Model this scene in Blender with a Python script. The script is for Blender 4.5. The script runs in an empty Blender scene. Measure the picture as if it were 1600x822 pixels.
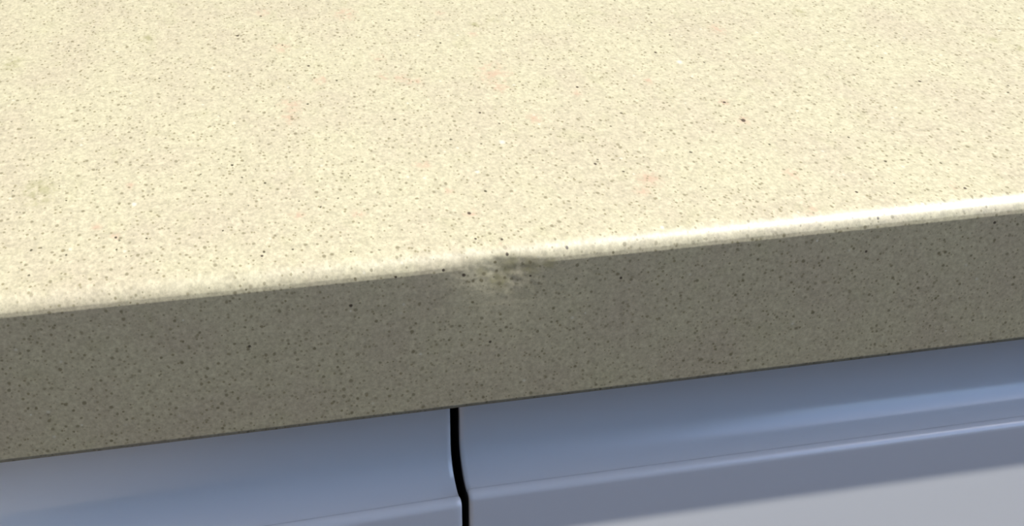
import bpy, bmesh, math, random
from mathutils import Matrix, Vector, noise

# ------------------------------------------------------------------ camera
scene = bpy.context.scene
col = scene.collection
cam_data = bpy.data.cameras.new('camera')
cam = bpy.data.objects.new('camera', cam_data)
col.objects.link(cam)
cam_data.sensor_width = 36.0
cam_data.lens = 2300.0 * 36.0 / 1600.0
cam_data.clip_start = 0.01
CAM_ROT = Matrix(((0.9767001, 0.100113, -0.1898268),
                  (-0.2146007, 0.4631573, -0.8599023),
                  (0.0018323, 0.8806036, 0.4738501)))
cam.matrix_world = Matrix.Translation((-0.047851, -0.276934, 1.049534)) @ CAM_ROT.to_4x4()
scene.camera = cam

# ------------------------------------------------------------------ light
SUN_EL = math.radians(57)
SUN_Z = math.sin(SUN_EL)
SUN_OUT = SUN_Z * 0.108                      # how far the sun stands in front of the worktop face
SUN_X = math.sqrt(1 - SUN_Z ** 2 - SUN_OUT ** 2)
TO_SUN = Vector((SUN_X, -SUN_OUT, SUN_Z))
sun_data = bpy.data.lights.new('sun', 'SUN')
sun_data.energy = 11.0
sun_data.angle = math.radians(0.4)
sun_data.color = (1.0, 0.995, 0.95)
sun = bpy.data.objects.new('sun', sun_data)
col.objects.link(sun)
sun.location = TO_SUN * 6
sun.rotation_euler = TO_SUN.to_track_quat('Z', 'Y').to_euler()

world = bpy.data.worlds.new('sky')
scene.world = world
world.use_nodes = True
wn = world.node_tree.nodes
sky = wn.new('ShaderNodeTexSky')
sky.sky_type = 'NISHITA'
sky.sun_disc = False
sky.ozone_density = 3.0
sky.sun_elevation = SUN_EL
sky.sun_rotation = math.atan2(TO_SUN.x, TO_SUN.y)
world.node_tree.links.new(sky.outputs[0], wn['Background'].inputs['Color'])
wn['Background'].inputs['Strength'].default_value = 0.48

vs = scene.view_settings
vs.view_transform = 'Standard'
vs.look = 'None'
vs.exposure = 0.0
vs.gamma = 1.0
vs.use_curve_mapping = False

# ------------------------------------------------------------------ helpers
def new_obj(name, verts, faces, mat=None, parent=None, smooth=False):
    me = bpy.data.meshes.new(name)
    me.from_pydata(verts, [], faces)
    bm = bmesh.new(); bm.from_mesh(me)
    bmesh.ops.recalc_face_normals(bm, faces=bm.faces)
    bm.to_mesh(me); bm.free()
    if smooth:
        for p in me.polygons: p.use_smooth = True
    o = bpy.data.objects.new(name, me)
    col.objects.link(o)
    if mat: me.materials.append(mat)
    if parent: o.parent = parent
    return o

def box(name, lo, hi, mat, parent=None, bevel=0.0):
    x0, y0, z0 = lo; x1, y1, z1 = hi
    v = [(x0,y0,z0),(x1,y0,z0),(x1,y1,z0),(x0,y1,z0),(x0,y0,z1),(x1,y0,z1),(x1,y1,z1),(x0,y1,z1)]
    f = [(0,3,2,1),(4,5,6,7),(0,1,5,4),(1,2,6,5),(2,3,7,6),(3,0,4,7)]
    o = new_obj(name, v, f, mat, parent)
    if bevel:
        m = o.modifiers.new('bevel', 'BEVEL'); m.width = bevel; m.segments = 2
    return o

def tag(o, label=None, cat=None, kind=None, group=None):
    if label: o['label'] = label
    if cat: o['category'] = cat
    if kind: o['kind'] = kind
    if group: o['group'] = group
    return o

def material(name, rgb, rough=0.5):
    m = bpy.data.materials.new(name); m.use_nodes = True
    b = m.node_tree.nodes['Principled BSDF']
    b.inputs['Base Color'].default_value = (*rgb, 1)
    b.inputs['Roughness'].default_value = rough
    return m

class NT:
    def __init__(s, m):
        s.t = m.node_tree; s.n = s.t.nodes; s.b = s.n['Principled BSDF']
    def link(s, a, b): s.t.links.new(a, b)
    def put(s, sock, v):
        if hasattr(v, 'is_linked') or hasattr(v, 'links'): s.link(v, sock)
        else: sock.default_value = v
    def noise(s, vec, scale, detail=2.0, rough=0.5):
        n = s.n.new('ShaderNodeTexNoise'); s.link(vec, n.inputs['Vector'])
        n.inputs['Scale'].default_value = scale; n.inputs['Detail'].default_value = detail
        n.inputs['Roughness'].default_value = rough
        return n
    def vor(s, vec, scale):
        n = s.n.new('ShaderNodeTexVoronoi'); s.link(vec, n.inputs['Vector'])
        n.inputs['Scale'].default_value = scale
        return n
    def ramp(s, val, a, b, c=0.0, d=1.0, smooth=True):
        n = s.n.new('ShaderNodeMapRange')
        if smooth: n.interpolation_type = 'SMOOTHSTEP'
        s.put(n.inputs[0], val); s.put(n.inputs[1], a); s.put(n.inputs[2], b); s.put(n.inputs[3], c); s.put(n.inputs[4], d)
        return n.outputs[0]
    def math(s, op, a, b=0.0):
        n = s.n.new('ShaderNodeMath'); n.operation = op
        s.put(n.inputs[0], a); s.put(n.inputs[1], b)
        return n.outputs[0]
    def mix(s, fac, a, b, mode='MIX'):
        n = s.n.new('ShaderNodeMix'); n.data_type = 'RGBA'; n.blend_type = mode
        s.put(n.inputs[0], fac); s.put(n.inputs[6], a); s.put(n.inputs[7], b)
        return n.outputs[2]
    def dist(s, vec, p):
        n = s.n.new('ShaderNodeVectorMath'); n.operation = 'DISTANCE'
        s.link(vec, n.inputs[0]); n.inputs[1].default_value = p
        return n.outputs['Value']

# inclusions that can be told apart in the stone: x, y, z, radius (metres)
DARK = [(-0.0401, 0.009, 0.9, 0.00042), (0.0125, 0.0012, 0.8985, 0.0005), (0.0083, 0.0, 0.8774, 0.00043), (0.043, 0.0402, 0.9, 0.00047), (0.0881, 0.0586, 0.9, 0.00084), (0.0875, 0.0715, 0.9, 0.0006), (0.026, 0.0012, 0.8987, 0.00051), (0.0179, 0.0012, 0.8994, 0.00042), (0.0325, 0.0012, 0.8991, 0.00042), (0.146, 0.0748, 0.9, 0.00053), (0.0026, 0.0, 0.895, 0.00063), (0.0093, 0.0, 0.8936, 0.00049), (0.0175, 0.0, 0.8931, 0.00042), (-0.0224, 0.0, 0.8905, 0.00048), (-0.0447, 0.0, 0.8831, 0.00048), (0.0383, 0.0, 0.8903, 0.00043), (-0.0711, 0.0246, 0.9, 0.00042), (0.0936, 0.0012, 0.899, 0.00051), (0.0997, 0.0012, 0.8982, 0.00044), (0.1292, 0.0, 0.8945, 0.00053), (-0.0192, 0.1226, 0.9, 0.00055), (0.0076, 0.02, 0.9, 0.00059), (-0.0376, 0.1525, 0.9, 0.00058), (0.0973, 0.0, 0.8904, 0.00044), (0.099, 0.0118, 0.9, 0.00045), (0.0122, 0.0057, 0.9, 0.00042), (0.0218, 0.0782, 0.9, 0.00044), (0.0066, 0.0072, 0.9, 0.00037), (0.0516, 0.0906, 0.9, 0.00053), (-0.0124, 0.0, 0.8964, 0.00041), (-0.0019, 0.0, 0.8968, 0.00049), (0.0809, 0.1124, 0.9, 0.00056), (0.1251, 0.0083, 0.9, 0.00046)]
WHITE = [(-0.0817, 0.0, 0.868, 0.00035), (0.0848, 0.0, 0.8946, 0.00044), (0.0303, 0.0, 0.8822, 0.00036), (-0.0917, 0.0, 0.8721, 0.00034), (0.1211, 0.0, 0.866, 0.00039), (-0.0225, 0.0, 0.8892, 0.00036), (0.0853, 0.1033, 0.9, 0.00129), (-0.0579, 0.0, 0.8913, 0.00034), (0.0138, 0.0419, 0.9, 0.00078), (0.0235, 0.058, 0.9, 0.00113), (-0.0672, 0.041, 0.9, 0.00089), (0.0487, 0.0039, 0.9, 0.00072)]
PINK = [(0.0309, 0.1056, 0.9, 0.00541), (0.031, 0.0956, 0.9, 0.00318), (-0.0266, 0.0937, 0.9, 0.00342), (-0.0278, 0.0849, 0.9, 0.00235), (-0.0035, 0.1657, 0.9, 0.004), (-0.0288, 0.1724, 0.9, 0.002), (0.0049, 0.1076, 0.9, 0.00215), (0.0084, 0.1039, 0.9, 0.00249), (0.001, 0.1252, 0.9, 0.00222), (-0.0171, 0.1109, 0.9, 0.00232), (0.035, 0.0714, 0.9, 0.00218), (0.0534, 0.0289, 0.9, 0.00338), (0.0498, 0.0231, 0.9, 0.00211), (0.0876, 0.0245, 0.9, 0.00217), (0.0505, 0.0865, 0.9, 0.00157), (0.0721, 0.0907, 0.9, 0.0016), (-0.0308, 0.0277, 0.9, 0.0019), (-0.0172, 0.0247, 0.9, 0.00175), (0.008, 0.0203, 0.9, 0.00191), (-0.0755, 0.0307, 0.9, 0.00144), (-0.068, 0.0514, 0.9, 0.00137), (-0.0255, 0.1391, 0.9, 0.00263), (0.0015, 0.0484, 0.9, 0.00235), (0.1054, 0.1283, 0.9, 0.00292), (0.0114, 0.0012, 0.9008, 0.00223), (0.0879, 0.0587, 0.9, 0.00201), (0.0875, 0.0715, 0.9, 0.00155), (0.0252, 0.1609, 0.9, 0.0016), (0.0317, 0.1394, 0.9, 0.00174), (-0.0712, 0.0256, 0.9, 0.00128), (0.0006, 0.1096, 0.9, 0.00179), (0.0049, 0.0321, 0.9, 0.00136), (0.1231, 0.0102, 0.9, 0.00137), (0.0849, 0.0044, 0.9, 0.00176)]
OLIVE = [(-0.0248, 0.1457, 0.9, 0.00172), (-0.0213, 0.1398, 0.9, 0.00151), (0.0341, 0.1478, 0.9, 0.00255), (0.0394, 0.1503, 0.9, 0.00138), (0.183, 0.1017, 0.9, 0.00211), (0.1865, 0.0936, 0.9, 0.00264), (0.0126, 0.0, 0.8959, 0.00308), (0.0176, 0.0, 0.8953, 0.00281), (0.0219, 0.0, 0.8958, 0.00197), (0.0068, 0.0, 0.895, 0.00196), (0.0104, 0.0, 0.8926, 0.00281), (-0.1016, 0.1418, 0.9, 0.00457), (-0.0892, 0.0524, 0.9, 0.00602), (-0.0641, 0.1558, 0.9, 0.00344), (0.1359, 0.1372, 0.9, 0.00301)]

# ------------------------------------------------------------------ materials
GRAIN_Y = 0.6
def engineered_stone():
    m = material('speckled_cream_stone', (0.3, 0.28, 0.2), 0.33)
    T = NT(m)
    P0 = T.n.new('ShaderNodeTexCoord').outputs['Object']
    mp = T.n.new('ShaderNodeMapping'); T.link(P0, mp.inputs[0])     # grains pressed a little longer front to back
    mp.inputs['Scale'].default_value = (1.0, GRAIN_Y, 1.0)
    P = mp.outputs[0]
    wob = T.noise(P, 900, 2)                          # ragged outlines for the inclusions
    base = (0.305, 0.276, 0.196, 1)
    # cloudy tint of the binder
    tint = T.noise(P, 55, 3).outputs['Fac']
    c = T.mix(T.ramp(tint, 0.35, 0.7), (0.314, 0.285, 0.195, 1), (0.300, 0.264, 0.187, 1))
    tint2 = T.noise(P, 130, 2).outputs['Fac']
    c = T.mix(T.ramp(tint2, 0.55, 0.75, 0, 0.55), c, (0.285, 0.262, 0.170, 1))
    # fine mineral grain
    g = T.noise(P, 1150, 3, 0.65).outputs['Fac']
    c = T.mix(1.0, c, T.ramp(g, 0.25, 0.75, 0.80, 1.12), 'MULTIPLY')
    g2 = T.noise(P, 480, 2, 0.6).outputs['Fac']
    c = T.mix(1.0, c, T.ramp(g2, 0.3, 0.7, 0.92, 1.06), 'MULTIPLY')
    def wobbled(d, amp):
        return T.math('ADD', d, T.math('MULTIPLY', T.math('SUBTRACT', wob.outputs['Fac'], 0.5), amp))
    # pink iron tinted patches, olive patches
    def blobs(lst, amp, soft):
        out = None
        for x, y, z, r in lst:
            f = T.ramp(wobbled(T.dist(P, (x, y * GRAIN_Y, z)), r * amp), r * soft, r, 1.0, 0.0)
            out = f if out is None else T.math('MAXIMUM', out, f)
        return out
    mot = T.ramp(T.noise(P, 420, 3, 0.6).outputs['Fac'], 0.36, 0.60)
    c = T.mix(T.math('MULTIPLY', T.math('MULTIPLY', blobs([(x, y, z, r * 1.3) for x, y, z, r in PINK], 1.5, 0.0), mot), 0.85), c, (0.30, 0.215, 0.150, 1))
    c = T.mix(T.math('MULTIPLY', T.math('MULTIPLY', blobs(OLIVE, 1.2, 0.1), mot), 0.85), c, (0.205, 0.19, 0.105, 1))
    c = T.mix(T.math('MULTIPLY', blobs(OLIVE[6:11], 0.8, 0.1), 0.6), c, (0.225, 0.2, 0.115, 1))      # bare resin in the chip
    # small dark grains, three sizes
    for k, (scale, r0, r1, keep, dark) in enumerate(((560, 0.17, 0.37, 0.52, 0.42), (880, 0.20, 0.42, 0.55, 0.54), (420, 0.10, 0.20, 0.20, 0.16))):
        mp = T.n.new('ShaderNodeVectorMath'); mp.operation = 'ADD'
        T.link(P, mp.inputs[0]); mp.inputs[1].default_value = (0.13 * k, 0.07 * k + 0.011, 0.19 * k + 0.003)
        v = T.vor(mp.outputs[0], scale)
        sep = T.n.new('ShaderNodeSeparateColor'); T.link(v.outputs['Color'], sep.inputs[0])
        rad = T.ramp(sep.outputs[0], 0, 1, r0, r1, smooth=False)
        d = wobbled(v.outputs['Distance'], 0.34)
        inner = T.math('MULTIPLY', rad, 0.35)
        f = T.ramp(d, inner, rad, 1.0, 0.0)
        on = T.math('LESS_THAN', sep.outputs[1], keep)
        depth = T.ramp(sep.outputs[2], 0, 1, 0.35, 1.0, smooth=False)
        f = T.math('MULTIPLY', T.math('MULTIPLY', f, on), depth)
        c = T.mix(f, c, (0.30 * dark, 0.258 * dark, 0.15 * dark, 1))
    # pale quartz grains
    v = T.vor(P, 260); sep = T.n.new('ShaderNodeSeparateColor'); T.link(v.outputs['Color'], sep.inputs[0])
    f = T.math('MULTIPLY', T.ramp(wobbled(v.outputs['Distance'], 0.12), 0.03, 0.15, 1, 0), T.math('LESS_THAN', sep.outputs[0], 0.22))
    c = T.mix(T.math('MULTIPLY', f, 0.6), c, (0.40, 0.38, 0.31, 1))
    c = T.mix(T.math('MULTIPLY', blobs(WHITE, 0.5, 0.2), 0.55), c, (0.46, 0.44, 0.38, 1))
    c = T.mix(T.math('MULTIPLY', blobs(DARK, 0.7, 0.45), 0.92), c, (0.035, 0.024, 0.016, 1))
    T.link(c, T.b.inputs['Base Color'])
    T.link(T.ramp(g2, 0.3, 0.7, 0.36, 0.50), T.b.inputs['Roughness'])
    T.b.inputs['Specular IOR Level'].default_value = 0.45
    bp = T.n.new('ShaderNodeBump'); bp.inputs['Strength'].default_value = 0.12; bp.inputs['Distance'].default_value = 0.0002
    T.link(g2, bp.inputs['Height']); T.link(bp.outputs[0], T.b.inputs['Normal'])
    return m

def satin_paint():
    m = material('white_satin_lacquer', (0.74, 0.745, 0.75), 0.34)
    T = NT(m)
    P = T.n.new('ShaderNodeTexCoord').outputs['Object']
    n = T.noise(P, 9, 1).outputs['Fac']
    T.link(T.ramp(n, 0.3, 0.7, 0.185, 0.205), T.b.inputs['Roughness'])
    T.link(T.mix(n, (0.825, 0.82, 0.815, 1), (0.835, 0.83, 0.825, 1)), T.b.inputs['Base Color'])
    T.b.inputs['Specular IOR Level'].default_value = 0.8
    bp = T.n.new('ShaderNodeBump'); bp.inputs['Strength'].default_value = 0.02; bp.inputs['Distance'].default_value = 0.0003
    T.link(T.noise(P, 260, 2).outputs['Fac'], bp.inputs['Height']); T.link(bp.outputs[0], T.b.inputs['Normal'])
    return m

def plain(name, a, b, rough, scale=30):
    m = material(name, a, rough); T = NT(m)
    P = T.n.new('ShaderNodeTexCoord').outputs['Object']
    T.link(T.mix(T.noise(P, scale, 3).outputs['Fac'], (*a, 1), (*b, 1)), T.b.inputs['Base Color'])
    return m

STONE = engineered_stone()
PAINT = satin_paint()
CARCASS = plain('dark_grey_board', (0.05, 0.05, 0.05), (0.07, 0.07, 0.07), 0.7)
EDGE = plain('painted_gap_shade', (0.018, 0.019, 0.021), (0.026, 0.026, 0.028), 0.7)  # near-black colour standing in for shade between the doors
WALL = plain('wall_paint', (0.33, 0.295, 0.25), (0.36, 0.32, 0.275), 0.9, 4)
FLOOR = plain('floor_screed', (0.10, 0.075, 0.055), (0.13, 0.098, 0.072), 0.6, 6)
FRAME = plain('window_frame_paint', (0.6, 0.6, 0.6), (0.64, 0.64, 0.64), 0.5)

# ------------------------------------------------------------------ the room
X0, X1, Y0, Y1, H, TH = -2.6, 0.66, -2.6, 0.64, 2.7, 0.12
tag(box('floor', (X0 - TH, Y0 - TH, -0.1), (X1 + TH, Y1 + TH, 0), FLOOR), kind='structure')
tag(box('ceiling', (X0 - TH, Y0 - TH, H), (X1 + TH, Y1 + TH, H + 0.1), WALL), kind='structure')
tag(box('wall_back', (X0 - TH, Y1, 0), (X1 + TH, Y1 + TH, H), WALL), kind='structure')
tag(box('wall_front', (X0 - TH, Y0 - TH, 0), (X1 + TH, Y0, H), WALL), kind='structure')
tag(box('wall_left', (X0 - TH, Y0, 0), (X0, Y1, H), WALL), kind='structure')
# right wall with the window opening
WY0, WY1, WZ0, WZ1 = -1.75, 0.50, 1.02, 2.56
wv, wf = [], []
for lo, hi in (((X1, Y0, 0), (X1 + TH, Y1, WZ0)), ((X1, Y0, WZ1), (X1 + TH, Y1, H)),
               ((X1, Y0, WZ0), (X1 + TH, WY0, WZ1)), ((X1, WY1, WZ0), (X1 + TH, Y1, WZ1))):
    b = len(wv); x0, y0, z0 = lo; x1, y1, z1 = hi
    wv += [(x0,y0,z0),(x1,y0,z0),(x1,y1,z0),(x0,y1,z0),(x0,y0,z1),(x1,y0,z1),(x1,y1,z1),(x0,y1,z1)]
    wf += [tuple(b + i for i in q) for q in ((0,3,2,1),(4,5,6,7),(0,1,5,4),(1,2,6,5),(2,3,7,6),(3,0,4,7))]
tag(new_obj('wall_right', wv, wf, WALL), kind='structure')
win = bpy.data.objects.new('window_1', None); col.objects.link(win); win.location = (X1 + TH / 2, (WY0 + WY1) / 2, WZ0)
tag(win, kind='structure')
def wbar(lo, hi):
    o = box('window_frame', lo, hi, FRAME, None, 0.003); o.parent = win
    o.matrix_parent_inverse = Matrix.Translation(-win.location)
fx0, fx1, fw = X1 + 0.06, X1 + 0.10, 0.04
wbar((fx0, WY0, WZ0), (fx1, WY1, WZ0 + fw)); wbar((fx0, WY0, WZ1 - fw), (fx1, WY1, WZ1))
wbar((fx0, WY0, WZ0 + fw), (fx1, WY0 + fw, WZ1 - fw)); wbar((fx0, WY1 - fw, WZ0 + fw), (fx1, WY1, WZ1 - fw))

# ------------------------------------------------------------------ worktop
TOP, BOT = 0.900, 0.8605
CHIP_X, CHIP_W = 0.0110, 0.0165
def worktop():
    prof = [(0.62, TOP - 0.0)]
    y = 0.30
    prof.append((y, TOP))
    for k in range(20): prof.append((0.022 - 0.0008 * k, TOP))        # dense near the arris
    r, ang = 0.0049, math.radians(72)
    ys = r * math.sin(ang)                                            # arc starts here, ends on the face
    prof = [p for p in prof if p[0] > ys + 0.0003]
    n = 16
    for k in range(n + 1):
        a = ang * k / n
        prof.append((ys - r * math.sin(a), TOP - r * (1 - math.cos(a))))
    ze = prof[-1][1]
    prof[-1] = (0.00012, ze + 0.00012)
    prof.append((0.0, ze - 0.00015))
    for k in range(1, 26): prof.append((0.0, ze - 0.00015 - 0.0004 * k))
    prof += [(0.0, BOT + 0.006), (0.0, BOT + 0.0012), (0.0, BOT + 0.0006), (0.00018, BOT + 0.00018), (0.0006, BOT), (0.0012, BOT), (0.05, BOT), (0.62, BOT)]
    xs = [-0.62, -0.3, -0.1, -0.04]
    x = CHIP_X - 0.024
    while x < CHIP_X + 0.026: xs.append(x); x += 0.0004
    xs += [0.06, 0.12, 0.2, 0.4, X1 - 0.001]
    # a worn chip: a steep ragged facet that cuts the arris back
    nrm = Vector((0, -0.993, 0.115)).normalized()
    def chip(x, y, z):
        if y > 0.03 or z < TOP - 0.0155: return (x, y, z)
        u = (x - CHIP_X) / CHIP_W
        if abs(u) > 1.45: return (x, y, z)
        w = math.exp(-(u * 1.15) ** 2 * (1 + 0.5 * u * u))
        jag = noise.fractal(Vector((x * 150, z * 90 + y * 120, 3.1)), 1.0, 2.0, 3)
        fine = noise.fractal(Vector((x * 500, y * 500, z * 700 + 7)), 1.0, 2.0, 3)
        # soft cut by a plane that meets the front face 'low' below the top
        low = 0.0098 * w + 0.0011 * jag * w - 0.004 * (1 - w)
        h = nrm.dot(Vector((0, y, z)) - Vector((0, 0, TOP - low)))
        k = 0.00045
        h = 0.5 * (h + math.sqrt(h * h + k * k)) if h > -0.003 else 0.0
        edge = min(1.0, (1.45 - abs(u)) / 0.25) * min(1.0, (z - TOP + 0.0155) / 0.003) * min(1.0, (0.03 - y) / 0.01)
        h = max(0.0, h + 0.00007 * fine * min(1.0, h / 0.0004)) * edge
        return tuple(Vector((x, y, z)) - nrm * h)
    v, f = [], []
    m = len(prof)
    for x in xs:
        for (y, z) in prof: v.append(chip(x, y, z))
    for i in range(len(xs) - 1):
        for j in range(m):
            k = (j + 1) % m
            f.append((i * m + j, i * m + k, (i + 1) * m + k, (i + 1) * m + j))
    f.append(tuple(range(m))); f.append(tuple((len(xs) - 1) * m + j for j in range(m)))
    o = new_obj('kitchen_worktop', v, f, STONE, None, smooth=True)
    o.data.set_sharp_from_angle(angle=math.radians(24))
    return o
tag(worktop(), 'cream speckled engineered stone worktop with a chipped front edge above the cabinet doors', 'worktop')

# ------------------------------------------------------------------ cabinets
def door_mesh(name, w, side, parent):
    # cross section of the door: (protrusion from front face, height below worktop underside), metres
    R = 0.0118
    z_top, z_cove, z_ledge = -0.003, -0.0203, -0.0287
    pr = [(-0.022, z_top), (-R - 0.0006, z_top), (-R, z_top - 0.0006)]
    for k in range(1, 8): pr.append((-R, z_top - 0.0006 + (z_cove - z_top + 0.0006) * k / 8))
    n = 18
    rr = 0.0020                                          # bead along the front of the cove
    z_hollow = z_ledge - rr * 0.25
    a_, b_ = R - rr * 1.75, z_cove - z_hollow
    for k in range(n + 1):
        t = math.pi / 2 * k / n
        pr.append((-R + a_ * (1 - math.cos(t)), z_cove - b_ * math.sin(t)))
    for k in range(15):
        t = math.radians(-40 + 130 * k / 14)
        pr.append((-rr + rr * math.sin(t), z_ledge - rr * (1 - math.cos(t))))
    pr += [(0, z_ledge - rr - 0.0006), (0, -0.045), (0, -0.10), (0, -0.74), (-0.022, -0.74)]
    m = len(pr)
    e = 0.0007                                           # tiny eased end edges
    # stations along the width with inset so that end arrises are softly rounded
    st = [(0.0, e), (e * 0.3, e * 0.3), (e, 0.0), (e * 2, 0.0), (w / 2, 0.0), (w - e * 2, 0.0), (w - e, 0.0), (w - e * 0.3, e * 0.3), (w, e)]
    nr = []
    for j in range(m):
        a, b = pr[j - 1], pr[(j + 1) % m]
        d = Vector((b[0] - a[0], b[1] - a[1])); d.normalize()
        nr.append((-d.y, d.x))                          # outward in (p, z)
    v, f = [], []
    for sx, ins in st:
        for (p, z), (np_, nz) in zip(pr, nr):
            x = sx if side > 0 else -sx
            v.append((x, -(p - np_ * ins), z - nz * ins))
    for i in range(len(st) - 1):
        for j in range(m):
            k = (j + 1) % m
            f.append((i * m + j, i * m + k, (i + 1) * m + k, (i + 1) * m + j))
    f.append(tuple(range(m))); f.append(tuple((len(st) - 1) * m + j for j in range(m)))
    o = new_obj(name, v, f, PAINT, parent, smooth=True)
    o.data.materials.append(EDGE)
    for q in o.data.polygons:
        if len(q.vertices) > 4: q.material_index = 1       # door end faces coloured near black to paint in the gap's shade
    o.data.set_sharp_from_angle(angle=math.radians(40))
    return o

def cabinet(x0, x1, label, ajar, side, dz):
    t = bpy.data.objects.new('base_cabinet', None); col.objects.link(t)
    t.location = ((x0 + x1) / 2, 0.31, 0)
    tag(t, label, 'cabinet', group='base cabinets under the worktop')
    inv = Matrix.Translation(-t.location)
    def part(name, lo, hi, mat=CARCASS):
        o = box(name, lo, hi, mat, None, 0.0006); o.parent = t; o.matrix_parent_inverse = inv; return o
    yf, yb, zt, zb = 0.030, 0.60, BOT - 0.001, 0.11
    part('side_panel', (x0 + 0.0006, yf, zb), (x0 + 0.0186, yb, zt))
    part('side_panel', (x1 - 0.0186, yf, zb), (x1 - 0.0006, yb, zt))
    part('bottom_panel', (x0 + 0.0186, yf, zb), (x1 - 0.0186, yb, zb + 0.018))
    part('back_panel', (x0 + 0.0186, yb - 0.008, zb + 0.018), (x1 - 0.0186, yb, zt))
    part('top_rail', (x0 + 0.0186, yf, zt - 0.018), (x1 - 0.0186, yf + 0.09, zt))
    part('plinth', (x0 + 0.0006, 0.075, 0.0), (x1 - 0.0006, 0.091, zb))
    hinge = x0 + GAP / 2 if side > 0 else x1 - GAP / 2
    d = door_mesh('door', (x1 - x0) - GAP, side, t)
    d.matrix_parent_inverse = inv
    d.location = (hinge, DOOR_Y, BOT + dz)
    d.rotation_euler = (0, 0, math.radians(ajar))
    return t
GAP, DOOR_Y = 0.0016, 0.0047
SEAM = 0.0030
cabinet(SEAM - 0.60, SEAM, 'white base cabinet whose moulded door stands slightly ajar, left of the dark gap', 2.2, -1, -0.0016)
cabinet(SEAM, X1 - 0.002, 'white base cabinet with straight moulded door, right of the dark gap', 0.0, 1, 0.0)
